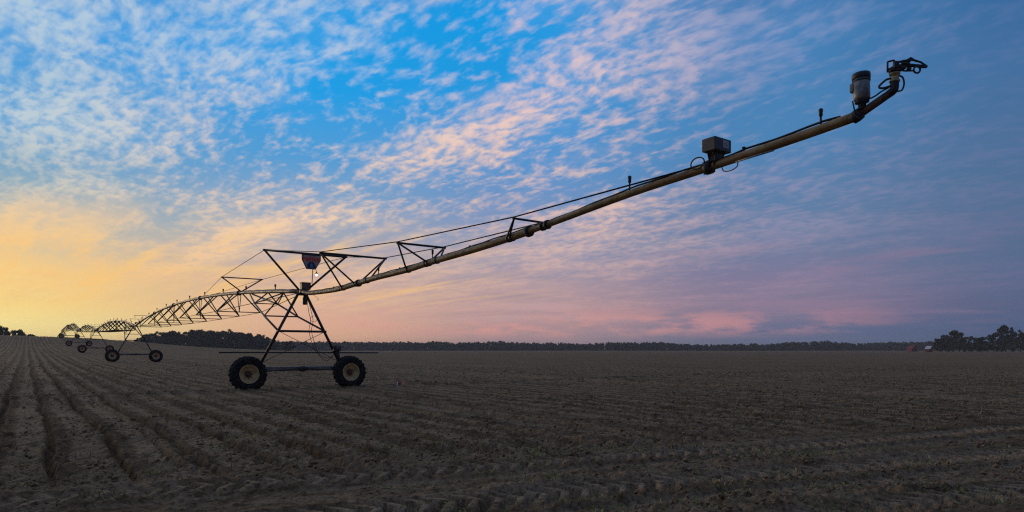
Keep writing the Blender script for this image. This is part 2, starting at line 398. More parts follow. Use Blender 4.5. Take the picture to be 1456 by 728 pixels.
HB = 0.43                                 # slope of the headland tracks across the foreground
def ground_coords(x, y):
    """row coordinate, distance across and along the headland tracks, share of headland"""
    wob = (vnoise(x * .35, y * .35, 5) - .5) * .22 + (vnoise(x * 1.7, y * 1.7, 6) - .5) * .07
    x0 = x - ROW_K * y + wob                                   # where the row would meet y = 0
    n = math.hypot(1, HB)
    q = (y - HB * x) / n + (vnoise(x * .22, y * .22, 9) - .5) * .5
    return x0, q, (x + HB * y) / n, 1 / (1 + np.exp(np.clip((q - 9.0) * 4.0, -50, 50)))
def ground_detail(x, y, tracks=False):
    """ruts, row marks, lug prints and clods, in metres"""
    dist = np.hypot(x, y)
    x0, q, sB, head = ground_coords(x, y)
    z = np.zeros_like(x); packed = np.zeros_like(x); pressed = np.zeros_like(x)
    # planter rows everywhere in the field: a shallow furrow with a sharp lip
    f = ((x0 / .95) % 1.0)
    amp = (.007 + .014 * vnoise(x * .12, y * .12, 21)) * np.clip((300 - dist) / 200, 0, 1) * (1 - head)
    z += amp * (np.abs(f - .5) * 2 - .5 - .9 * trench(f, .5, .1))
    # deep wheel ruts along the rows
    for c, dep, wd in ((-2.6, .08, .06), (-1.55, .06, .05), (-.62, .09, .055), (.38, .09, .05), (1.34, .10, .055), (2.1, .05, .04), (2.42, .08, .05), (3.3, .06, .05), (4.1, .10, .06), (4.4, .06, .05), (5.0, .06, .06), (6.9, .07, .07), (9.3, .08, .09), (11.1, .07, .09), (16.5, .10, .13), (18.4, .10, .13), (27, .12, .2), (29, .12, .2), (-5.2, .10, .15), (-7, .10, .15)):
        dd = 1.15 * dep * (.35 + .7 * vnoise(x * .6, y * .6, 31) + .6 * vnoise(x * 3.1, y * 3.1, 33)) * (1 - head)
        tr = trench(x0, c, wd * (1 + dist * .012))
        z += dd * (-tr + .38 * bell(x0, c + wd * 2.2, .06) + .3 * bell(x0, c - wd * 2.2, .06)); packed = np.maximum(packed, tr)
    # headland tracks with lug prints
    for i, (c, dep, wd, lug) in enumerate(((2.7, .05, .26, .07), (4.35, .06, .28, .09), (5.45, .05, .10, .02), (6.15, .06, .28, .09), (7.35, .05, .10, .02), (7.95, .06, .27, .085), (9.35, .05, .24, .075), (10.5, .03, .2, .05), (12.6, .05, .24, .07), (14.4, .04, .24, .06))):
        on = np.clip(vnoise(sB * .16 + i * 7.3, np.zeros_like(q) + i, 41) * 2.4 - .25, 0.3, 1)
        tr = trench(q, c, wd); ragged = .5 + .9 * vnoise(x * 2.6, y * 2.6, 44 + i)
        z += dep * (-.55 * tr + .5 * bell(q, c + wd * 1.45, wd * .35) * ragged + .12 * bell(q, c - wd * 1.45, wd * .35) * ragged) * (.45 + .55 * on)
        l = np.clip(np.sin(2 * np.pi * (sB / .25 + np.abs(q - c) / .42) + 1.0 * vnoise(x * 1.3, y * 1.3, 45)) * 4.0, -.6, 1)
        z += lug * on * l * tr * (.6 + .7 * vnoise(x * 2.3, y * 2.3, 43)) * .8; packed = np.maximum(packed, tr * on * .8); pressed = np.maximum(pressed, tr * (.3 + .7 * on))
    if tracks: return packed, pressed
    # the towers' own wheel tracks
    for kk in range(2):
        ox, oy = -8.341 - math.sin(.6303) * 53.46 * kk, 26.007 + math.cos(.6303) * 53.46 * kk
        uu = (x - ox) * math.sin(.6303) - (y - oy) * math.cos(.6303) + (vnoise(x * .5, y * .5, 51) - .5) * .12
        vv = (x - ox) * math.cos(.6303) + (y - oy) * math.sin(.6303)
        z += np.where(np.abs(vv) < 40, 1, 0) * (-.05 * trench(uu, .16, .24) + .06 * bell(uu, .50, .12) + .06 * bell(uu, -.18, .12) + .02 * trench(uu, .16, .2) * np.clip(np.sin(2 * np.pi * (vv / .19 + np.abs(uu - .16))) * 3, -1, 1))
    # clods and crumbs; small ones fade where the sheet gets too coarse to hold them
    big = vnoise(x * .55, y * .55, 1) * .6 + vnoise(x * 1.6, y * 1.6, 2) * .5
    for fr, a, far in ((1.7, .025, 110), (3.6, .04, 75), (7.5, .055, 48), (14, .05, 28), (27, .028, 16)):
        n = vnoise(x * fr + 3.3 * fr, y * fr, int(fr * 10))
        k = np.clip((far * 1.4 - dist) / (far * .7), 0, 1)
        z += k * a * (np.abs(n - .5) * 2) ** 1.3 * (.15 + 1.4 * big ** 2) * (1 - .30 * head) * (1 - .85 * np.minimum(1, packed * 1.25))
    return z
def ground_z(x, y): return float(ground_macro(x, y) + ground_detail(np.array([x]), np.array([y]))[0])

def build_field():
    dense = np.linspace(-1.02, 1.02, 860)
    outer = np.array([1.06, 1.12, 1.2, 1.32, 1.5, 1.75, 2.1, 2.6, 3.4])
    A = np.concatenate([-outer[::-1], dense, outer])
    yr = np.concatenate([np.linspace(-40, 2.0, 14), np.linspace(2.4, 4.6, 12), np.exp(np.linspace(math.log(4.7), math.log(40), 560)), np.exp(np.linspace(math.log(40.4), math.log(260), 190)), np.exp(np.linspace(math.log(268), math.log(3000), 40))])
    X = A[None, :] * (np.abs(yr)[:, None] + 2.0); Y = np.repeat(yr[:, None], len(A), 1)
    Z = ground_macro(X, Y) + ground_detail(X.ravel(), Y.ravel()).reshape(X.shape)
    nr, nc = X.shape
    me = bpy.data.meshes.new('field')
    co = np.stack([X, Y, Z], -1).reshape(-1, 3).astype(np.float32)
    idx = np.arange(nr * nc).reshape(nr, nc)
    quads = np.stack([idx[:-1, :-1], idx[:-1, 1:], idx[1:, 1:], idx[1:, :-1]], -1).reshape(-1, 4)
    me.vertices.add(len(co)); me.vertices.foreach_set('co', co.ravel())
    me.loops.add(quads.size); me.loops.foreach_set('vertex_index', quads.ravel().astype(np.int32))
    me.polygons.add(len(quads)); me.polygons.foreach_set('loop_start', np.arange(0, quads.size, 4, dtype=np.int32))
    me.polygons.foreach_set('use_smooth', np.ones(len(quads), bool))
    me.update(); me.validate()
    for nm, arr in zip(('row_coord', 'head_coord', 'head_along', 'headland'), ground_coords(X.ravel(), Y.ravel())):
        me.attributes.new(nm, 'FLOAT', 'POINT').data.foreach_set('value', np.asarray(arr, np.float32))
    me.attributes.new('pressed', 'FLOAT', 'POINT').data.foreach_set('value', np.asarray(ground_detail(X.ravel(), Y.ravel(), True)[1], np.float32))
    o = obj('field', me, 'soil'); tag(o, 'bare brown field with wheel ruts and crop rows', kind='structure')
    return o
build_field()

def mesh_from(name, co, faces_tri):
    me = bpy.data.meshes.new(name); co = np.asarray(co, np.float32); f = np.asarray(faces_tri, np.int32)
    k = f.shape[1]
    me.vertices.add(len(co)); me.vertices.foreach_set('co', co.ravel())
    me.loops.add(f.size); me.loops.foreach_set('vertex_index', f.ravel())
    me.polygons.add(len(f)); me.polygons.foreach_set('loop_start', np.arange(0, f.size, k, dtype=np.int32))
    me.update(); return me

# ------------------------------------------------------------------ trees
def leaf_cloud(rng, centres, radii, per, size, flat=0.8):
    """leaf quads spread through clumps"""
    P = []
    for c, r in zip(centres, radii):
        n = int(per * r * r) + 8
        v = rng.normal(size=(n, 3)); v /= np.linalg.norm(v, axis=1)[:, None]
        P.append(c + v * (r * rng.random((n, 1)) ** 0.45) * np.array([1, 1, flat]))
    P = np.concatenate(P); n = len(P)
    a = rng.normal(size=(n, 3)); a /= np.linalg.norm(a, axis=1)[:, None]
    b = np.cross(a, rng.normal(size=(n, 3))); b /= np.linalg.norm(b, axis=1)[:, None]
    s = size * (.6 + .8 * rng.random((n, 1)))
    a *= s; b *= s * .7
    co = np.stack([P - a, P + b, P + a, P - b], 1).reshape(-1, 3)
    return co, np.arange(4 * n).reshape(n, 4)
def make_tree(seed, H, W, bare, kind, mname, name='tree'):
    """kind: round, tall, pine. Returns an Empty with trunk and crown"""
    rng = np.random.default_rng(seed); root = empty(name)
    bm = B(); lean = rng.normal(size=2) * .03 * H
    top = Vector((lean[0], lean[1], H * .86))
    tr = H * .022 + .05
    tube(bm, [(0, 0, -1.0), (0, 0, 0.3), (lean[0] * .3, lean[1] * .3, H * .35), tuple(top)], [tr * 1.3, tr * 1.1, tr * .8, tr * .15], 7)
    cs, rs = [], []
    n = {'round': 24, 'tall': 26, 'pine': 20}[kind]
    for i in range(n):
        t = rng.random()
        hz = bare + (1 - bare) * (i + .5) / n
        if kind == 'pine': wid = W * .5 * (1.05 - hz) * 1.2 + .2
        elif kind == 'tall': wid = W * .5 * math.sin(math.pi * min(1, max(.06, (hz - bare) / (1 - bare) * .86 + .1))) ** .7
        else: wid = W * .5 * math.sin(math.pi * min(1, max(.08, (hz - bare) / (1 - bare) * .82 + .13))) ** .6
        an = i * 2.4 + rng.random() * 1.2; rr = wid * (.35 + .65 * math.sqrt(t))
        c = np.array([lean[0] * hz + math.cos(an) * rr, lean[1] * hz + math.sin(an) * rr, H * (hz - .05 + .04 * rng.normal())])
        cs.append(c); rs.append((W * .13 + .25) * (.6 + .7 * rng.random()) * (.7 if kind == 'pine' else 1))
        if i % 2 == 0:
            b0 = Vector((lean[0] * hz * .8, lean[1] * hz * .8, H * max(.12, hz - .16)))
            tube(bm, [tuple(b0), tuple((b0 + Vector(c)) / 2 + Vector((0, 0, .03 * H))), tuple(c)], [tr * .45, tr * .28, tr * .08], 5)
    obj('trunk', bm, 'bark', root)
    co, f = leaf_cloud(rng, cs, rs, 58, .36 if kind != 'pine' else .26)
    obj('crown', mesh_from('crown', co, f), mname, root)
    return root
PROTO = [make_tree(11, 14, 9, .16, 'round', 'leaf'), make_tree(12, 15, 8, .12, 'tall', 'leaf'), make_tree(13, 12, 10, .2, 'round', 'leaf'),
         make_tree(14, 16, 8, .22, 'tall', 'leaf'), make_tree(15, 13, 6, .10, 'pine', 'needle'), make_tree(16, 17, 12, .34, 'round', 'needle')]
PH = [14, 15, 12, 16, 13, 17]
used = set()
def place_tree(px, top_py, dist, kind, label, group=None, wid=1.0, rz=None):
    rng = random.Random(int(px * 13 + top_py))
    x = (px - 728) / FPX * dist
    gz = float(ground_macro(x, dist))
    H = max(2.5, EYE + (HOR - top_py) / FPX * dist - gz)
    r = PROTO[kind] if kind not in used else copy_tree(PROTO[kind])
    used.add(kind)
    r.name = 'tree'; r.location = (x, dist, gz - .05); s = H / PH[kind]
    r.scale = (s * wid, s * wid, s); r.rotation_euler = (0, 0, rng.random() * 6.3)
    tag(r, label, 'tree', group)
    return r
# trees on the crest at the left edge
place_tree(-6, 463, 330, 2, 'broad dark tree cut by the left edge above the hill crest', 'trees on the hill crest')
place_tree(7, 464, 335, 0, 'bushy tree second from the left edge on the hill crest', 'trees on the hill crest', .8)
place_tree(17, 470, 322, 2, 'low bush between two trees on the hill crest', 'trees on the hill crest', 1.0)
place_tree(26, 467.5, 330, 5, 'thin tree with flat top standing rightmost on the crest', 'trees on the hill crest', .75)
place_tree(35, 474.5, 318, 2, 'tiny round shrub alone on the crest line', 'trees on the hill crest', 1.5)
# the grove behind the second tower
G = 'trees of the grove'
grove = [(199, 479, 0), (206, 475, 1), (214, 473, 0), (222, 472.5, 3), (231, 471, 0), (239, 472, 1), (247, 471, 2), (255, 473, 3), (266, 470, 0), (274, 468, 1), (281, 467.5, 0), (289, 470, 3), (297, 468.5, 0), (305, 471, 2), (312, 471, 1), (320, 469, 0), (328, 469.5, 3), (337, 471, 0), (345, 472, 1), (353, 474, 2), (361, 477, 0), (368, 474.5, 1), (375, 475, 4), (382, 480, 0), (389, 481.5, 1), (396, 483, 4), (404, 485, 0), (411, 485, 2)]
ORD = 'first second third fourth fifth sixth seventh eighth ninth tenth eleventh twelfth thirteenth fourteenth fifteenth sixteenth seventeenth eighteenth nineteenth twentieth'.split()
for i, (px, py, k) in enumerate(grove):
    lab = ('leafy tree, %s crown from the left end of the grove behind second tower' % ORD[i]) if i < 15 else ('leafy tree, %s crown from the right end of the grove behind nearest tower' % ORD[len(grove) - 1 - i])
    if i == 0: lab = 'leafy tree at the left end of the grove behind second tower'
    elif px == 281: lab = 'tallest rounded tree of the grove behind the arched span'
    elif px == 368: lab = 'tree past the gap where the grove thins beside nearest tower'
    elif px == 375: lab = 'narrow pointed tree where the grove thins beside nearest tower'
    elif px == 411: lab = 'low tree at the right end of the grove behind nearest tower'
    place_tree(px, py, 455 + (i * 37 % 50), k, lab, G, 1.15)
    if 0 < i < len(grove) - 4:
        place_tree(px + 4, py + 3.5, 520 + (i * 23 % 40), (k + 1) % 4, 'leafy tree half hidden behind the front row of the grove', G, 1.1)
# the trees at the right edge
RG = 'trees at the right edge'
right = [(1336, 481, 2, 'small tree at the left end of the right edge trees'), (1344, 475, 0, 'tree at left flank of the rounded tree beside red barn'),
         (1355, 470.5, 2, 'rounded tree to the right of the white roofed red barn'), (1364, 474.5, 3, 'tree at the right flank of the rounded tree near barn'),
         (1373, 478, 0, 'low tree, first from the left in the dip beside rounded tree'), (1381, 477.5, 1, 'low tree, second from the left in the dip beside rounded tree'),
         (1389, 479, 0, 'low tree, third from the left in the dip beside rounded tree'), (1397, 479.5, 2, 'low tree, fourth from the left in the dip beside rounded tree'),
         (1405, 477, 3, 'dark tree just left of the tallest flat topped tree'), (1413, 474.5, 0, 'dark tree against the left side of the tallest tree'),
         (1430, 461, 5, 'tallest flat topped pine near the right edge of the wood'), (1424, 477, 1, 'underwood tree below the tallest flat topped tree'),
         (1440, 475, 0, 'underwood tree right of the tallest flat topped tree'), (1451, 470.5, 3, 'tree by the right edge beside the tallest tree'),
         (1462, 470, 0, 'tree cut by the right edge of the picture')]
for i, (px, py, k, lab) in enumerate(right):
    place_tree(px, py, 395 + (i * 31 % 40), k, lab, RG, .92 if k != 5 else .9)

def build_woodland():
    """far-off belt of wood that closes the field"""
    rng = np.random.default_rng(5); cos, fs, nv = [], [], 0
    pxs = [360, 400, 430, 520, 600, 640, 700, 780, 830, 870, 890, 930, 945, 958, 985, 1010, 1060, 1085, 1110, 1130, 1165, 1205, 1226, 1231, 1238, 1250, 1290, 1335, 1345, 1500, 1600]
    tps = [484, 485.5, 486, 487, 486.5, 487.5, 486, 488.5, 489, 488, 487, 488, 486.5, 488, 490, 490.5, 491, 491, 488, 486.5, 486, 487.5, 490, 491, 487, 487.5, 486.5, 486, 487, 487, 487]
    px = 355.0
    while px < 1600:
        for row in range(3):
            dist = 880 + row * 45 + rng.random() * 30
            x = (px + rng.normal() * 2 - 728) / FPX * dist
            topy = np.interp(px, pxs, tps) + rng.normal() * .9 + (.9 if row == 0 else 0) + 2.6 * (float(vnoise(np.array([px * .045]), np.array([.5]), 3)[0]) - .5)
            gz = float(ground_macro(x, dist))
            H = EYE + (HOR - topy) / FPX * dist - gz
            W = 5.6 + rng.random() * 4.0
            n = 10; cs, rs = [], []
            pine = rng.random() < .18
            for i in range(n):
                hz = (i + .3) / n; w = W * .5 * ((1.1 - hz) if pine else math.sin(math.pi * (hz * .8 + .14)) ** .6)
                an = i * 2.4 + rng.random()
                cs.append(np.array([x + math.cos(an) * w * .8, dist + math.sin(an) * w * .8, gz + H * (hz - .04)])); rs.append((1.25 if pine else 1.9) * (.75 + .6 * rng.random()))
            co, f = leaf_cloud(rng, cs, rs, 11, .72)
            cos.append(co); fs.append(f + nv); nv += len(co)
        px += 3.6 + rng.random() * 1.4
    o = obj('woodland', mesh_from('woodland', np.concatenate(cos), np.concatenate(fs)), 'leaf_far')
    tag(o, 'far dark belt of woodland along the horizon', 'woodland', kind='stuff')
build_woodland()

# ------------------------------------------------------------------ barns by the wood
def barn(px, dist, base_w, depth, wall_h, ridge_h, yaw, label, roofm):
    x = (px - 728) / FPX * dist; gz = float(ground_macro(x, dist))
    r = empty('barn', (x, dist, gz), rad(yaw)); tag(r, label, 'barn')
    w, dp = base_w / 2, depth / 2
    bm = B(); vs = []
    for yy in (-dp, dp):
        vs.append([bm.verts.new(p) for p in ((-w, yy, -.3), (w, yy, -.3), (w, yy, wall_h), (0, yy, ridge_h), (-w, yy, wall_h))])
    bm.faces.new(vs[0]); bm.faces.new(vs[1][::-1])
    for i in range(5):
        j = (i + 1) % 5; bm.faces.new((vs[0][i], vs[1][i], vs[1][j], vs[0][j]))
    bmesh.ops.recalc_face_normals(bm, faces=bm.faces)
    obj('wall', bm, 'barn_red', r)
    sl = math.atan2(ridge_h - wall_h, w); ln = math.hypot(ridge_h - wall_h, w) + .5
    for sgn in (-1, 1):
        mid = Vector((sgn * (w / 2 + .12), 0, (ridge_h + wall_h) / 2 + .06))
        obj('roof', box(B(), mid, (ln, depth + .8, .12), Matrix.Rotation(sgn * sl, 3, 'Y')), roofm, r)
    d = obj('door', box(B(), (0, -dp - .04, wall_h * .38), (w * .7, .1, wall_h * .8)), 'barn_dark', r)
    obj('door_rail', box(B(), (0, -dp - .07, wall_h * .80), (w * 1.2, .1, .12)), 'barn_roof', d)
    for sgn in (-1, 1):
        obj('window', box(B(), (sgn * w * .68, -dp - .03, wall_h * .55), (w * .22, .08, wall_h * .25)), 'barn_dark', r)
barn(1321, 375, 3.4, 2.2, 1.9, 3.4, 33, 'small red barn with bright metal roof left of the rounded tree', 'barn_roof')
barn(1297, 500, 5.2, 5.0, 2.4, 4.3, 10, 'dull red shed half lost in the mist left of barn', 'barn_red')

# ------------------------------------------------------------------ the irrigation machine
T1 = Vector((-8.341, 26.007, 0.0)); TH = 0.6303; SPAN = 53.46
UH = Vector((math.sin(TH), -math.cos(TH), 0)); VH = Vector((math.cos(TH), math.sin(TH), 0))
# local frame: x = outward along the pipe (u), y = along the wheel track (v), z = up
RZ = math.atan2(UH.y, UH.x)
APEX = 3.86
def tower_xy(k): return T1 - UH * SPAN * k
TZ = [float(ground_macro(tower_xy(k).x, tower_xy(k).y)) for k in range(7)]
def L2W(k, p): return tower_xy(k) + UH * p[0] + VH * p[1] + Vector((0, 0, p[2] + TZ[k]))

def tyre_mesh():
    bm = B(); R, w = .65, .19
    prof = [(.335, -.13), (.36, -.165), (.46, -.19), (.56, -.185), (.60, -.16), (.612, -.10), (.618, 0), (.612, .10), (.60, .16), (.56, .185), (.46, .19), (.36, .165), (.335, .13), (.345, 0)]
    seg = 44; rings = []
    for k in range(seg):
        a = 2 * math.pi * k / seg
        rings.append([bm.verts.new((h, r * math.cos(a), r * math.sin(a))) for r, h in prof])
    n = len(prof)
    for k in range(seg):
        for i in range(n):
            f = bm.faces.new((rings[k][i], rings[k][(i + 1) % n], rings[(k + 1) % seg][(i + 1) % n], rings[(k + 1) % seg][i])); f.smooth = True
    for side in (-1, 1):                                        # traction lugs, swept back chevrons
        for k in range(22):
            a0 = 2 * math.pi * (k + (.5 if side > 0 else 0)) / 22
            pts = []
            for t, (h, da) in enumerate(((.012, 0.0), (.10, .10), (.185, .20))):
                for top in (0, 1):
                    for e in (-.5, .5):
                        r = (.60 if t < 2 else .555) if not top else (.658 if t < 2 else .625)
                        a = a0 + da + e * (.075 if not top else .06)
                        pts.append(bm.verts.new((side * h, r * math.cos(a), r * math.sin(a))))
            for t in range(2):
                q = pts[t * 4:t * 4 + 8]
                for f in ((2, 3, 7, 6), (0, 4, 6, 2)[::1], (1, 3, 7, 5)): bm.faces.new([q[i] for i in f])
            bm.faces.new([pts[i] for i in (8, 9, 11, 10)]); bm.faces.new([pts[i] for i in (0, 2, 3, 1)])
    bmesh.ops.recalc_face_normals(bm, faces=bm.faces)
    me = bpy.data.meshes.new('tyre'); bm.to_mesh(me); bm.free(); me.materials.append(MATS['rubber']); return me
TYRE = tyre_mesh()
def rim_mesh():
    bm = B(); M = Matrix.Rotation(rad(90), 4, 'Y')
    lathe(bm, [(.05, .02), (.20, .015), (.25, .05), (.30, .12), (.335, .135), (.352, .15), (.352, .165), (.325, .17), (.315, .13), (.315, -.13), (.352, -.165), (.34, -.17), (.30, -.12), (.05, -.02)], 36, M)
    me = bpy.data.meshes.new('rim'); bm.to_mesh(me); bm.free(); me.materials.append(MATS['rim']); return me
RIM = rim_mesh()
def hub_mesh():
    bm = B(); M = Matrix.Rotation(rad(90), 4, 'Y')
    lathe(bm, [(.11, -.02), (.11, .05), (.075, .06), (.07, .10), (.03, .11)], 18, M)
    for k in range(8):
        a = k * math.pi / 4; box(bm, (.045, .14 * math.cos(a), .14 * math.sin(a)), (.035, .03, .03))
    me = bpy.data.meshes.new('hub'); bm.to_mesh(me); bm.free(); me.materials.append(MATS['hub']); return me
HUB = hub_mesh()

def make_tower(k, label, detailed):
    p = tower_xy(k)
    r = empty('drive_tower', (p.x, p.y, TZ[k]), RZ); tag(r, label, 'tower', 'drive towers of the irrigator')
    for s in (-1, 1):
        wx, wy = .16, s * 2.0 - .1
        gz = float(ground_macro(L2W(k, (wx, wy, 0)).x, L2W(k, (wx, wy, 0)).y)) - TZ[k]
        w = empty('wheel', (wx, wy, .63 + gz), 0, r); w.scale = (1.2, 1.03, 1.03)
        w.rotation_euler = (random.Random(k * 2 + s).random() * 6, 0, 0)
        obj('tyre', TYRE, None, w); obj('rim', RIM, None, w); obj('hub', HUB, None, w)
        foot = (-.1, s * 1.62, .92)
        obj('leg', tube(B(), [foot, (-.03, s * .14, APEX - .06)], .055, 10), 'dark_steel', r)
        obj('gearbox', box(B(), (-.06, wy, .66), (.2, .26, .30), bevel=.03), 'dark_steel', r)
        obj('leg_foot', box(B(), (-.1, s * 1.62, .93), (.16, .2, .14), Matrix.Rotation(s * -.45, 3, 'X'), .015), 'beam', r)
        # long braces from the span down to the middle of each leg
        bpts = [(-7.6, s * .06, 4.28), (-5.0, s * .52, 3.66), (-2.72, s * .72, 2.99), (-.04, s * .93, 2.30)]
        obj('brace', tube(B(), bpts, .042, 8), 'dark_steel', r)
        obj('strut', tube(B(), [(-2.4, 0, 3.98), (-2.72, s * .72, 2.99)], .03, 6), 'dark_steel', r)
        obj('strut', tube(B(), [(-2.4, 0, 3.98), (-5.0, s * .52, 3.66)], .028, 6), 'dark_steel', r)
        obj('strut', tube(B(), [(-4.7, 0, 4.16), (-5.0, s * .52, 3.66)], .03, 6), 'dark_steel', r)
        obj('stay_cable', tube(B(), [(0, s * .93, 2.28), (-.04, -s * 1.55, 1.05)], .011, 5), 'cable', r)
    obj('spreader', tube(B(), [(-2.72, -.76, 2.99), (-2.72, .76, 2.99)], .033, 6), 'dark_steel', r)
    obj('spreader', tube(B(), [(-5.0, -.55, 3.66), (-5.0, .55, 3.66)], .025, 6), 'dark_steel', r)
    obj('crossbar', tube(B(), [(0, -.98, 2.28), (0, .98, 2.28)], .045, 8), 'dark_steel', r)
    bm = B(); box(bm, (-.1, 0, .80), (.17, 3.5, .17), bevel=.02); obj('base_beam', bm, 'beam', r)
    bm = B(); lathe(bm, [(.05, -.22), (.085, -.2), (.085, .0), (.10, .01), (.10, .1), (.06, .12)], 16, Matrix.Translation((.06, 0, .80)) @ Matrix.Rotation(rad(90), 4, 'X'))
    box(bm, (.0, .02, .79), (.18, .16, .22), bevel=.02); obj('drive_motor', bm, 'dark_steel', r)
    for s in (-1, 1): obj('drive_shaft', tube(B(), [(.06, s * .15, .80), (.04, s * 1.85, .68)], .022, 6), 'dark_steel', r)
    bm = B(); lathe(bm, [(.12, -.16), (.14, -.12), (.14, .12), (.12, .16)], 14, Matrix.Translation((0, .05, APEX)) @ Matrix.Rotation(rad(90), 4, 'Y'))
    box(bm, (-.02, 0, APEX - .10), (.22, .36, .10), bevel=.02); obj('pipe_joint', bm, 'dark_steel', r)
    b = obj('control_box', box(B(), (.02, .12, APEX + .21), (.26, .36, .26), bevel=.02), 'box_brown' if detailed else 'dark_steel', r)
    if detailed: obj('lid', box(B(), (.02, .12, APEX + .35), (.29, .39, .03), bevel=.008), 'dark_steel', b)
    return r
TOWERS = [make_tower(0, 'nearest drive tower with shield sign, mast and two tractor wheels', True),
          make_tower(1, 'second drive tower, at the far end of the nearest arched span', False),
          make_tower(2, 'third drive tower, its left wheel beside the second tower', False),
          make_tower(3, 'fourth drive tower, partway up the hill below the crest', False),
          make_tower(4, 'drive tower standing on the crest of the hill, both wheels on the skyline', False),
          make_tower(5, 'farthest drive tower, only its top showing over the crest', False)]

def tower_extras(r):
    # mast that carries the stay cables, with the sign hanging from its top bar
    tops = {}
    for s in (-1, 1):
        tops[s] = (.52, s * 1.6, 5.31)
        obj('mast_arm', tube(B(), [(.08, s * .15, APEX + .05), tops[s]], .042, 8), 'dark_steel', r)
    obj('mast_bar', tube(B(), [(.52, -1.66, 5.31), (.52, 1.66, 5.31)], .042, 8), 'dark_steel', r)
    # wheel barrier bar
    obj('boom_bar', tube(B(), [(.02, -3.12, 1.45), (.02, 3.24, 1.42)], .027, 8), 'dark_steel', r)
    # slip ring drum under the joint
    obj('drop_pipe', lathe(B(), [(.07, 3.34), (.085, 3.36), (.085, 3.62), (.06, 3.64), (.06, 3.78)], 14, Matrix.Translation((.02, .1, 0))), 'dark_steel', r)
    # sign
    bm = B(); sx = .50
    out = [(-.36, .30), (.40, .30), (.40, .05), (.19, -.31), (-.18, -.31), (-.36, .05)]
    def shield(bm, sc, x0, x1, dy=0.0, dz=0.0):
        a = [bm.verts.new((x0, .17 + p[0] * sc + dy, 5.02 + p[1] * sc + dz)) for p in out]; b = [bm.verts.new((x1, .17 + p[0] * sc + dy, 5.02 + p[1] * sc + dz)) for p in out]
        bm.faces.new(a[::-1]); bm.faces.new(b)
        for i in range(6): bm.faces.new((a[i], a[(i + 1) % 6], b[(i + 1) % 6], b[i]))
        bmesh.ops.recalc_face_normals(bm, faces=bm.faces)
    shield(bm, 1.0, sx, sx + .02); sign = obj('sign', bm, 'sign_navy', r)
    sign['label'] = 'white shield sign with dark edge, red lettering and blue drop'
    bm = B(); shield(bm, .90, sx + .024, sx + .03); obj('face', bm, 'sign_white', sign)
    def flat(name, outline, x0, m, th=.006):
        bm = B(); a = [bm.verts.new((x0, p[0], p[1])) for p in outline]; f = bm.faces.new(a)
        e = bmesh.ops.extrude_face_region(bm, geom=[f]); bmesh.ops.translate(bm, vec=(th, 0, 0), verts=[v for v in e['geom'] if isinstance(v, bmesh.types.BMVert)])
        bmesh.ops.recalc_face_normals(bm, faces=bm.faces); return obj(name, bm, m, sign)
    flat('header_strip', [(-.15, 5.255), (.50, 5.255), (.50, 5.285), (-.15, 5.285)], sx + .034, 'sign_navy')
    cu = bpy.data.curves.new('lettering', 'FONT'); cu.body = 'reinke'; cu.size = .285; cu.align_x = 'CENTER'; cu.extrude = .004; cu.offset = .005
    tmp = bpy.data.objects.new('tmp_text', cu); COL.objects.link(tmp); bpy.context.view_layer.update()
    me = bpy.data.meshes.new_from_object(tmp.evaluated_get(bpy.context.evaluated_depsgraph_get())); bpy.data.objects.remove(tmp)
    me.name = 'lettering'; me.materials.clear(); me.materials.append(MATS['sign_red'])
    xs = [v.co.x for v in me.vertices]; k = .64 / (max(xs) - min(xs)); cx = (max(xs) + min(xs)) / 2
    for v in me.vertices: v.co = Vector((sx + .036 + v.co.z, .185 + (v.co.x - cx) * k, 5.02 + v.co.y * 1.12))
    obj('lettering', me, None, sign)
    arch = [(.185 + .17 * math.cos(a), 4.80 + .20 * math.sin(a)) for a in np.linspace(0, math.pi, 20)] + [(.07, 4.755), (.30, 4.755)]
    flat('emblem_field', arch, sx + .034, 'sign_navy')
    drop = []
    for a in np.linspace(-math.pi * .5, math.pi * 1.5, 26)[:-1]:
        rr = .062; zz = math.sin(a); wd = math.cos(a) * (1 if zz < 0 else (1 - zz) ** .75)
        drop.append((.185 + rr * wd, 4.835 + (rr * zz if zz < 0 else .125 * zz)))
    flat('emblem_drop', drop, sx + .042, 'drop_blue')
    obj('sign_post', tube(B(), [(.3, .29, APEX + .30), (.48, .29, 5.3)], .017, 6), 'beam', r)
    # lamp on its cord under the sign
    lampo = obj('lamp', lathe(B(), [(.012, 4.64), (.02, 4.61), (.05, 4.56), (.055, 4.545)], 12, Matrix.Translation((.5, .40, 0))), 'black', r)
    obj('lamp_cord', tube(B(), [(.5, .40, 4.63), (.5, .37, 4.75)], .008, 5), 'cable', lampo)
    obj('bulb', lathe(B(), [(.02, 4.545), (.04, 4.525), (.05, 4.50), (.04, 4.47), (.012, 4.455)], 12, Matrix.Translation((.5, .40, 0))), 'lamp_glow', lampo)
    # motor control on the right leg, with its hanging leads
    c = obj('leg_control', box(B(), (.02, 1.40, 1.60), (.24, .30, .24), bevel=.03), 'dark_steel', r)
    obj('cover', box(B(), (.145, 1.42, 1.64), (.02, .16, .10), bevel=.006), 'beam', c)
    obj('bracket', tube(B(), [(.02, 1.42, 1.50), (-.02, 1.50, 1.25), (-.05, 1.56, 1.0)], [.10, .06, .05], 8), 'dark_steel', c)
    for off, sag in ((0, 0), (.10, -.12)):
        pts = [(.08, .16 + off * .4, 3.6), (.1, .22 + off, 3.1), (.1, .30 + off, 2.7), (.1, .24 + off, 2.3), (.1, .38 + off, 1.75), (.1, .55 + off, 1.45 + sag), (.1, .95, 1.22 + sag), (.08, 1.25, 1.32), (.05, 1.42, 1.5)]
        obj('lead', tube(B(), spline(pts, 6), .011, 5), 'cable', r)
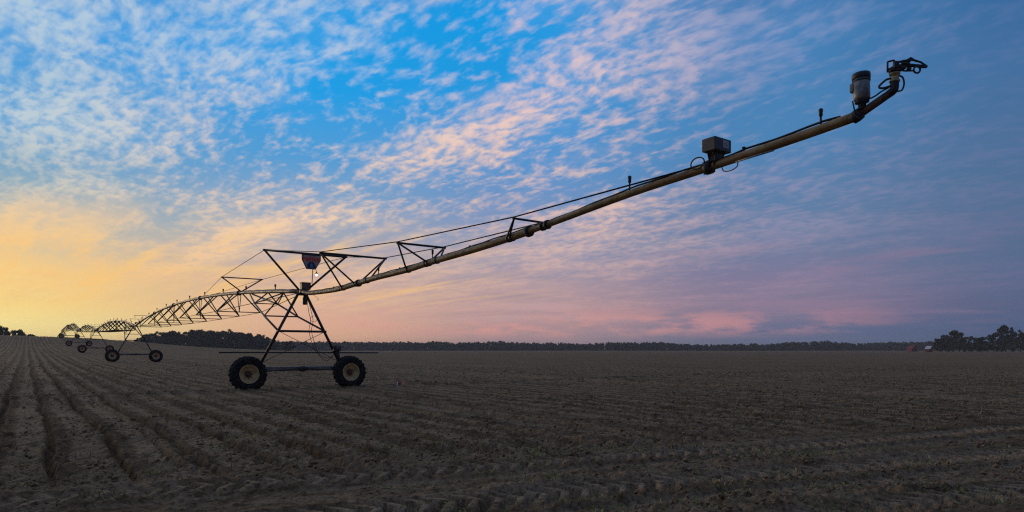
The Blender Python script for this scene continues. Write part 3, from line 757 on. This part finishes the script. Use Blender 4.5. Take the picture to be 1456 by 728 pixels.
    loop = [(.12, .42 + .13 * math.cos(a), 2.78 + .12 * math.sin(a)) for a in np.linspace(0, 2 * math.pi, 18)]
    obj('lead', tube(B(), loop, .009, 5), 'cable', r)
    obj('loose_wire', tube(B(), spline([(.3, .2, 3.8), (.5, .35, 3.66), (.6, .45, 3.55), (.55, .38, 3.5)], 5), .007, 5), 'cable', r)
simple('drop_blue', (0.08, 0.22, 0.42), 0.5, 0.0, 0.1, 6)
tower_extras(TOWERS[0])

def riser(name, p, parent, h=.24, r=.022):
    bm = B(); tube(bm, [p, (p[0], p[1], p[2] + h * .6)], r, 6); 
    lathe(bm, [(r * 1.2, h * .55), (r * 1.9, h * .62), (r * 1.7, h * .8), (r * 2.1, h * .85), (r * 2.0, h), (r * .9, h * 1.05)], 8, Matrix.Translation(p))
    return obj(name, bm, 'dark_steel', parent)

def make_span(k, label):
    """pipe arch with its hanging truss, from tower k inwards to tower k + 1"""
    a = tower_xy(k); r = empty('pipe_span', (a.x, a.y, TZ[k]), RZ); tag(r, label, 'pipe span', 'arched spans of the irrigator')
    dz = TZ[k + 1] - TZ[k]
    full = k < 2; sg = 8 if full else 6
    def pw(u): t = -u / SPAN; return APEX + dz * t + .98 * 4 * t * (1 - t)
    obj('pipe', tube(B(), [(u, 0, pw(u)) for u in np.linspace(-.16, -SPAN + .16, 41)], .082, 12 if full else 8), 'pipe', r)
    if k == 0: obj('power_cable', tube(B(), [(u, .02 + .02 * math.sin(u * 2.1), pw(u) + .085 + .012 * math.sin(u * 3.7)) for u in np.linspace(-.4, -SPAN + .4, 70)], .017, 5), 'cable', r)
    nodes = {-1: [], 1: []}
    us = [-10 - 4.78 * i for i in range(8)]                   # lower truss nodes
    for i, u in enumerate(us):
        t = -u / SPAN; vv = .80 + .46 * min(1, math.sin(math.pi * t) ** .9 * 1.02); 
        low = APEX + dz * t - .36 - (.06 * math.sin(math.pi * t))
        for s in (-1, 1): nodes[s].append((u, s * vv, low))
        obj('truss_spreader', tube(B(), [nodes[-1][-1], nodes[1][-1]], .026 if k == 0 else .035, sg - 2), 'dark_steel', r)
        for s, offs in ((1, (.55, 1.9)), (-1, (.1, -.95))):
            for o in offs: obj('truss_strut', tube(B(), [(u + o, s * .05, pw(u + o) - .05), nodes[s][-1]], .034 if k == 0 else .045, sg - 2), 'dark_steel', r)
    for s in (-1, 1):
        pts = [(-.2, s * .08, APEX - .05)] + nodes[s] + [(-SPAN + .2, s * .08, APEX + dz - .05)]
        obj('truss_rod', tube(B(), pts, .015 if k == 0 else .03, 5), 'cable', r)
    for i in range(1, 6):                                     # flanged joints every ten metres, with a post below
        u = -9.9 * i if i < 6 else 0
        if -u > SPAN - 2: continue
        obj('flange', lathe(B(), [(.085, -.05), (.14, -.04), (.14, .04), (.085, .05)], 12, Matrix.Translation((u, 0, pw(u))) @ Matrix.Rotation(rad(90), 4, 'Y')), 'dark_steel', r)
        obj('truss_post', tube(B(), [(u - .35, 0, pw(u) - .06), (u, 0, APEX + dz * -u / SPAN - .4), (u + .35, 0, pw(u) - .06)], .02, 5), 'dark_steel', r)
    for i in range(10):
        u = -3.6 - 4.95 * i
        if full or i % 2 == 0: riser('sprinkler_riser', (u, 0, pw(u) + .07), r)
    if k < 2:
        for u in (-SPAN + 2.4, -SPAN + 6.0):
            bm = B(); z = pw(u) + .42
            tube(bm, [(u, -.75, z), (u, .75, z)], .022, 6); tube(bm, [(u, -.7, z), (u, -.66, z - .25)], .018, 5); tube(bm, [(u, .0, z), (u, 0, z - .4)], .018, 5)
            obj('cross_boom', bm, 'beam', r)
    if k == 0:                                                # outrigger and stays that balance the overhang
        tp = {}
        for s in (-1, 1):
            tp[s] = (-9.3, s * .99, 5.21)
            obj('outrigger_arm', tube(B(), [(-9.5, 0, pw(-9.5) + .06), tp[s]], .032, 7), 'dark_steel', r)
            obj('stay_cable', tube(B(), [(.52, s * 1.6, 5.31), tp[s], (-18.7, s * .09, pw(-18.7) + .04)], .012, 5), 'cable', r)
        obj('outrigger_bar', tube(B(), [(-9.3, -1.03, 5.21), (-9.3, 1.03, 5.21)], .03, 7), 'dark_steel', r)
    return r
make_span(0, 'nearest arched pipe span with hanging truss, joining first and second towers')
make_span(1, 'second arched pipe span, between the second and third towers')
make_span(2, 'third arched pipe span, the small arch above the hill')
make_span(3, 'fourth arched pipe span, climbing to the tower on the crest')
make_span(4, 'fifth arched pipe span, passing over the crest of the hill')
make_span(5, 'farthest arched pipe span, sinking behind the hill crest')

def make_overhang():
    r = empty('pipe_overhang', (T1.x, T1.y, TZ[0]), RZ)
    tag(r, 'long rising pipe overhang reaching to the upper right with end gun', 'pipe overhang')
    prof = [(.14, 3.84), (.85, 3.74), (3.1, 3.67), (4.3, 3.68), (5.4, 3.73), (7.0, 3.79), (9.1, 3.83), (10.4, 3.90), (12.4, 3.97), (14.0, 4.05), (15.3, 4.14), (17.7, 4.34), (19.2, 4.42), (20.5, 4.49), (21.2, 4.535), (21.70, 4.575)]
    path = spline([(u, 0, w) for u, w in prof], 5)
    def pw(u): return float(np.interp(u, [p.x for p in path], [p.z for p in path]))
    rr = [.080 if p.x < 14.8 else .064 for p in path]
    obj('pipe', tube(B(), path, rr, 16), 'pipe', r)
    def flange(u, R=.13, L=.05):
        sl = math.atan2(pw(u + .2) - pw(u - .2), .4)
        bm = lathe(B(), [(.07, -L), (R, -L * .8), (R, L * .8), (.07, L)], 16, Matrix.Translation((u, 0, pw(u))) @ Matrix.Rotation(rad(90) - sl, 4, 'Y'))
        for q in range(8):
            an = q * math.pi / 4 + .2; box(bm, (u, math.sin(an) * R * .82, pw(u) + math.cos(an) * R * .82), (L * 2.6, .022, .022), Matrix.Rotation(-sl, 3, 'Y'))
        obj('flange', bm, 'dark_steel', r)
    for u in (5.6, 14.77): flange(u, .12)
    flange(19.42, .11, .06)
    # cable clipped to the top of the pipe
    pts = [(u, .03 * math.sin(u * 1.3), pw(u) + (.086 if u < 14.8 else .072) + .012 * math.sin(u * 2.9) ** 2 + (.02 if 20 < u < 21.5 else 0)) for u in np.linspace(.5, 21.5, 90)]
    obj('power_cable', tube(B(), pts, .016, 6), 'cable', r)
    # three pairs of stay spreaders
    T = [(5.22, 1.14, 4.68, (4.3, 5.4), (5.45, 6.3), .034), (9.94, .72, 4.42, (9.15, 10.35), (10.2, 10.8), .03), (14.82, .43, 4.32, (14.05, 14.16), (15.25, 15.4), .024)]
    tops = {-1: [(.52, -1.6, 5.31)], 1: [(.52, 1.6, 5.31)]}
    for u, v, w, fl, fr, rad_ in T:
        obj('stay_bar', tube(B(), [(u, -v - .04, w), (u, v + .04, w)], rad_, 8), 'dark_steel', r)
        for s, feet in ((-1, fl), (1, fr)):
            for f in feet: obj('stay_strut', tube(B(), [(u, s * v, w), (f, s * .07, pw(f) + .02)], rad_ * .85, 7), 'dark_steel', r)
            tops[s].append((u, s * v, w + .03))
        for f in sorted(set(fl + fr)):
            obj('clamp', lathe(B(), [(.086, -.03), (.098, -.03), (.098, .03), (.086, .03)], 12, Matrix.Translation((f, 0, pw(f))) @ Matrix.Rotation(rad(90), 4, 'Y')), 'dark_steel', r)
    for s in (-1, 1):
        tops[s].append((19.15 if s < 0 else 19.3, s * .07, pw(19.2) + .05))
        obj('stay_cable', tube(B(), tops[s], .015, 6), 'cable', r)
    for u in (7.15, 10.55, 17.72, 21.24): riser('sprinkler_riser', (u, 0, pw(u) + .05), r, .26 if u < 20 else .22, .016 if u < 20 else .014)
    for u in (3.4, 8.6, 12.4, 20.05): riser('plug', (u, 0, pw(u) + .05), r, .08, .013)
    # control cabinet straddling the pipe
    cb = obj('control_cabinet', box(B(), (19.56, .0, pw(19.56) + .285), (.24, .40, .20), bevel=.008), 'box_brown', r)
    obj('front_panel', box(B(), (19.684, .0, pw(19.56) + .285), (.012, .392, .192), bevel=.004), 'box_blue', cb)
    obj('data_plate', box(B(), (19.693, .06, pw(19.56) + .295), (.006, .13, .11)), 'sticker', cb)
    bm = B()
    for i in range(4): box(bm, (19.698, .06, pw(19.56) + .262 + i * .022), (.003, .105, .007))
    obj('print', bm, 'box_blue', cb)
    for i, (du, dv) in enumerate(((-.08, -.1), (.08, -.1), (-.08, .1), (.08, .1))):
        obj('stand', tube(B(), [(19.56 + du, dv, pw(19.56) + .19), (19.53 + du * .4, dv * .55, pw(19.56) - .02)], .016, 6), 'dark_steel', cb)
    obj('junction', box(B(), (19.55, 0, pw(19.55) + .11), (.16, .16, .12), bevel=.01), 'dark_steel', cb)
    for i in range(3): obj('cable_gland', tube(B(), [(19.6, -.12 + i * .12, pw(19.56) + .19), (19.6, -.12 + i * .12, pw(19.56) + .14)], .014, 6), 'black', cb)
    loop = [(19.28 + .13 * math.cos(a), -.10, pw(19.3) + .085 + .09 * math.sin(a)) for a in np.linspace(-.3, 2 * math.pi - .6, 22)]
    obj('hose_loop', tube(B(), loop, .011, 6), 'cable', r)
    loop = spline([(19.66, .0, pw(19.6) - .06), (19.70, .0, pw(19.6) - .13), (19.82, .0, pw(19.6) - .15), (19.93, 0, pw(19.9) - .13), (19.95, .0, pw(19.9) - .06)], 5)
    obj('hose_loop', tube(B(), loop, .008, 6), 'cable', r)
    obj('conduit', tube(B(), [(19.95, -.06, pw(19.95) - .075), (20.58, -.06, pw(20.5) - .085)], .014, 6), 'motor_grey', r)
    # end of the pipe: booster pump with upright motor
    e = Vector((21.72, 0, 4.58))
    obj('pump_casing', lathe(B(), [(.05, -.07), (.075, -.06), (.082, 0), (.075, .06), (.05, .07)], 18, Matrix.Translation(e) @ Matrix.Rotation(rad(66), 4, 'Y')), 'black', r)
    mc = Vector((21.80, -.03, 4.73))
    tilt = Matrix.Translation(mc) @ Matrix.Rotation(rad(-2), 4, 'Y')
    bm = B(); lathe(bm, [(.03, -.11), (.05, -.08), (.045, -.03), (.085, -.01), (.085, .02), (.06, .03)], 20, tilt)
    obj('motor_mount', bm, 'black', r)
    m = obj('pump_motor', lathe(B(), [(.080, .02), (.096, .03), (.098, .10), (.098, .285), (.094, .29)], 26, tilt), 'motor_grey', r)
    obj('motor_band', lathe(B(), [(.1, .255), (.107, .258), (.107, .272), (.1, .275)], 26, tilt), 'cap_dark', m)
    obj('motor_cap', lathe(B(), [(.1, .288), (.108, .292), (.110, .345), (.104, .362), (.06, .372), (.02, .374)], 26, tilt), 'cap_dark', m)
    obj('terminal_box', box(B(), (mc.x - .10, mc.y - .04, mc.z + .19), (.045, .075, .11), bevel=.008), 'motor_grey', m)
    for a in range(3): obj('bolt', tube(B(), [(mc.x - .05 + .05 * a, mc.y - .06, mc.z - .03), (mc.x - .05 + .05 * a, mc.y - .06, mc.z + .02)], .012, 6), 'black', m)
    obj('motor_lead', tube(B(), spline([(mc.x - .10, mc.y - .04, mc.z + .03), (mc.x - .07, mc.y - .05, mc.z - .10), (21.74, -.08, 4.57), (21.80, -.07, 4.51), (21.84, -.05, 4.55)], 6), .009, 6), 'cable', r)
    # red neck rising to the gun
    n0, n1 = Vector((21.75, 0, 4.585)), Vector((22.155, 0, 4.755))
    obj('neck_pipe', tube(B(), [n0, n0.lerp(n1, .5), n1], [.05, .05, .047], 14), 'rust_red', r)
    obj('neck_cable', tube(B(), spline([(21.82, -.02, 4.74), (21.95, -.04, 4.745), (22.05, -.05, 4.78), (22.14, -.05, 4.80)], 5), .010, 6), 'cable', r)
    obj('elbow', tube(B(), spline([(22.12, 0, 4.74), (22.17, 0, 4.77), (22.18, 0, 4.82), (22.18, 0, 4.86)], 4), .05, 14), 'dark_steel', r)
    obj('riser_collar', lathe(B(), [(.045, 4.86), (.06, 4.865), (.06, 4.885), (.048, 4.89), (.05, 4.95), (.062, 4.955), (.062, 4.975), (.04, 4.98)], 16, Matrix.Translation((22.18, 0, 0))), 'brass', r)
    obj('valve_handle', tube(B(), spline([(22.15, -.03, 4.82), (22.08, -.09, 4.80), (22.04, -.10, 4.83), (22.10, -.06, 4.90), (22.15, -.04, 4.91)], 4), .013, 6), 'dark_steel', r)
    obj('neck_hose', tube(B(), spline([(22.20, .05, 4.955), (22.23, .10, 4.93), (22.24, .115, 4.85), (22.22, .10, 4.775), (22.18, .05, 4.76)], 6), .0105, 6), 'black', r)
    # the end gun, barrel pointing to the right: local axes a = picture right, b = towards camera
    g0 = Vector((22.18, 0, 5.0)); ax = (UH * 0 + Vector((1, 0, 0)))
    ca, sa = ax.dot(UH), ax.dot(VH)
    def G_(a, b, h): return (g0.x + a * ca + b * sa, g0.y + a * sa - b * ca, g0.z + h)
    rg = Matrix.Rotation(-RZ, 3, 'Z')                       # boxes squared to the barrel
    gun = obj('end_gun', tube(B(), [G_(-.05, 0, .0), G_(.0, 0, .035), G_(.06, 0, .055), G_(.14, 0, .066), G_(.20, 0, .070), G_(.30, 0, .066), G_(.37, 0, .058)], [.042, .036, .030, .024, .022, .018, .013], 12), 'black', r)
    obj('nozzle', tube(B(), [G_(.335, 0, .070), G_(.36, 0, .064), G_(.40, 0, .054)], [.026, .029, .017], 10), 'black', gun)
    obj('bearing', lathe(B(), [(.05, -.02), (.066, -.015), (.066, .012), (.05, .03)], 16, Matrix.Translation(g0)), 'dark_steel', gun)
    bm = B(); tube(bm, [G_(.13, .03, .120), G_(.18, .03, .142), G_(.215, .03, .130)], [.012, .020, .012], 5); box(bm, G_(.155, .03, .112), (.05, .04, .022), rg, .005)
    obj('drive_vane', bm, 'black', gun)
    obj('drive_arm', tube(B(), [G_(.0, .04, .088), G_(.09, .04, .108), G_(.20, .035, .125), G_(.31, .02, .102), G_(.38, .0, .075)], [.013, .015, .014, .012, .010], 6), 'black', gun)
    for pa, pb in (((-.115, .05, .095), (-.115, .05, -.035)), ((-.115, .05, .092), (-.035, .05, .112)), ((-.035, .05, .112), (-.025, .045, .0)), ((-.08, .05, -.005), (.0, .05, .0))):
        obj('yoke_bar', tube(B(), [G_(*pa), G_(*pb)], .012, 5), 'black', gun)
    obj('counterweight', box(B(), G_(-.01, .05, .055), (.06, .05, .085), rg, .008), 'black', gun)
    obj('gear_case', box(B(), G_(.075, .03, .030), (.075, .06, .045), rg, .008), 'dark_steel', gun)
    obj('gear_case', box(B(), G_(.150, .045, .008), (.045, .045, .03), rg, .006), 'black', gun)
    ring = [G_(.245 + .040 * math.cos(a), .05, -.004 + .040 * math.sin(a)) for a in np.linspace(0, 2 * math.pi, 16)]
    obj('splash_ring', tube(B(), ring, .012, 6), 'black', gun)
    obj('trip_lever', tube(B(), [G_(.02, .055, -.012), G_(.11, .055, -.022), G_(.21, .05, -.016)], .011, 5), 'black', gun)
    obj('trip_lever', tube(B(), [G_(.285, .05, .02), G_(.38, .02, .052)], .012, 5), 'black', gun)
    obj('spring', tube(B(), [G_(.05, .06, .075), G_(.15, .06, .065)], .014, 6), 'dark_steel', gun)
    return r
make_overhang()

# ------------------------------------------------------------------ small things on the field
def at(px, py):
    y = EYE * FPX / (py - HOR); return (px - 728) / FPX * y, y
fx, fy = at(565, 555)
fl = empty('marker_flag', (fx, fy, ground_z(fx, fy) - .02)); tag(fl, 'tiny white marker stake with red flag right of nearest tower', 'marker flag')
obj('stake', tube(B(), [(0, 0, 0), (0, 0, .26)], .022, 6), 'stake_white', fl)
bm = B(); box(bm, (.08, 0, .20), (.12, .008, .09)); obj('flag', bm, 'flag_red', fl)

def scatter(n, rng, far, near=5.0, bias=.5, amax=.95):
    """points spread so that near ground gets most of them"""
    y = near * (far / near) ** (rng.random(n) ** bias); a = (rng.random(n) * 2 - 1) * amax
    return a * (y + 2), y
def build_straw():
    rng = np.random.default_rng(3); n = 26000
    x, y = scatter(n, rng, 75, 6, .75)
    rowc = (x - ROW_K * y)
    keep = (np.cos(2 * np.pi * rowc / .95 + 1.0) + rng.normal(size=n) * .5 > .0) & (vnoise(x * .15, y * .15, 77) > .34) & ((y - HB * x) > 9.4)
    # more stubble to the right, little on the trafficked left
    keep &= rng.random(n) < np.clip((rowc - 2) / 10, .10, 1)
    x, y = x[keep], y[keep]; n = len(x)
    z = ground_macro(x, y) + ground_detail(x, y) - .01
    h = .05 + .09 * rng.random(n); lean = rng.normal(size=(n, 2)) * .045
    an = rng.random(n) * 6.28; w = .006 + y * .00022
    dx, dy = np.cos(an) * w, np.sin(an) * w
    lie = rng.random(n) < .45
    h = np.where(lie, .015, h); lean = np.where(lie[:, None], lean * 3.0, lean)
    v = np.stack([np.stack([x - dx, y - dy, z], 1), np.stack([x + dx, y + dy, z], 1), np.stack([x + lean[:, 0] + dx * .6, y + lean[:, 1] + dy * .6, z + h + .012], 1), np.stack([x + lean[:, 0] - dx * .6, y + lean[:, 1] - dy * .6, z + h + .012], 1)], 1).reshape(-1, 3)
    o = obj('crop_stubble', mesh_from('crop_stubble', v, np.arange(4 * n).reshape(n, 4)), 'straw')
    tag(o, 'short dry stubble and straw scattered over the field', 'stubble', kind='stuff')
build_straw()
def build_clods():
    rng = np.random.default_rng(8); n = 60000
    x, y = scatter(n, rng, 60, 5.0, .85)
    x0, q, sB, head = ground_coords(x, y)
    patch = vnoise(x * .5, y * .5, 61) * .6 + vnoise(x * 2.1, y * 2.1, 62) * .4 + .10 * np.cos(2 * np.pi * x0 / .95) * (1 - head)
    pk, pr = ground_detail(x, y, True)
    keep = (patch - .35 * np.maximum(pk, pr) - .06 * np.clip((4 - x0) / 3, 0, 1) > .50); x, y = x[keep], y[keep]; n = len(x)
    z = ground_macro(x, y) + ground_detail(x, y)
    s = (.008 + .030 * rng.random(n) ** 4) * (1 + y * .022)
    base = np.array([(1, 0, 0), (0, 1, 0), (-1, 0, 0), (0, -1, 0), (0, 0, .8), (0, 0, -.6)], float)
    P = base[None] * (s[:, None, None] * (.6 + .8 * rng.random((n, 6, 1)))) + rng.normal(size=(n, 6, 3)) * (s * .16)[:, None, None]
    an = rng.random(n) * 6.28; c, sn = np.cos(an), np.sin(an)
    R = np.stack([P[..., 0] * c[:, None] - P[..., 1] * sn[:, None], P[..., 0] * sn[:, None] + P[..., 1] * c[:, None], P[..., 2]], -1)
    R[..., 0] += x[:, None]; R[..., 1] += y[:, None]; R[..., 2] += (z + s * .25)[:, None]
    f = np.array([(0, 1, 4), (1, 2, 4), (2, 3, 4), (3, 0, 4), (1, 0, 5), (2, 1, 5), (3, 2, 5), (0, 3, 5)])
    F = (f[None] + (np.arange(n) * 6)[:, None, None]).reshape(-1, 3)
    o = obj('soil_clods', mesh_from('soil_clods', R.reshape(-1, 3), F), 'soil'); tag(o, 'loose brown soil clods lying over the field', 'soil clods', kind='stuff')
build_clods()
def build_weeds():
    rng = np.random.default_rng(4); spots = []
    for px, py in ((10, 690), (40, 668), (160, 708), (228, 594), (340, 638), (395, 590), (335, 625), (205, 678), (515, 640), (548, 638), (690, 640), (760, 655), (815, 645), (885, 640), (905, 625), (1000, 640), (1070, 655), (1130, 648), (772, 686), (1320, 664), (1345, 705), (1030, 700), (1120, 648), (1210, 640), (1245, 540), (1380, 560), (500, 545), (420, 600), (365, 622), (1430, 640), (850, 720), (640, 728), (905, 728), (1160, 690)):
        spots.append(at(px, py) + (1.0,))
    x, y = scatter(420, rng, 40, 6, .7)
    k = vnoise(x * .3, y * .3, 91) > .58
    spots += [(a, b, .35 + .3 * rng.random()) for a, b in zip(x[k], y[k])]
    V = []
    for sx, sy, sc in spots:
        nb = int(60 * sc) + 8; R = .16 * sc + .04
        bx, by = sx + rng.normal(size=nb) * R * 1.5, sy + rng.normal(size=nb) * R
        bz = ground_macro(bx, by) + ground_detail(bx, by) - .01
        for i in range(nb):
            an = rng.random() * 6.28; hh = (.018 + .035 * rng.random()) * (.6 + .5 * sc); w = .005 + .005 * rng.random(); ln = .03 + .04 * rng.random()
            c, s = math.cos(an), math.sin(an)
            V += [(bx[i] - s * w * .4, by[i] + c * w * .4, bz[i]), (bx[i] + s * w * .4, by[i] - c * w * .4, bz[i]), (bx[i] + c * ln * .6 + s * w, by[i] + s * ln * .6 - c * w, bz[i] + hh), (bx[i] + c * ln, by[i] + s * ln, bz[i] + hh * .8)]
    V = np.array(V); n = len(V) // 4
    o = obj('weeds', mesh_from('weeds', V, np.arange(4 * n).reshape(n, 4)), 'weed'); tag(o, 'scattered small green weeds sprouting from the soil', 'weeds', kind='stuff')
build_weeds()

# ------------------------------------------------------------------ evening haze over the field
def haze_mat():
    m = bpy.data.materials.new('haze_air'); m.use_nodes = True; t = m.node_tree; t.nodes.clear(); N = NT(t)
    v = N.n('ShaderNodeVolumePrincipled'); v.inputs['Color'].default_value = (0.92, 0.83, 0.74, 1); v.inputs['Density'].default_value = 0.00025
    o = N.n('ShaderNodeOutputMaterial'); t.links.new(v.outputs[0], o.inputs['Volume']); return m
bm = B(); box(bm, (0, 1480, 12.5), (24000, 3200, 29)); hz = obj('haze', bm, haze_mat())
tag(hz, 'thin evening haze lying over the field', 'haze', kind='stuff')
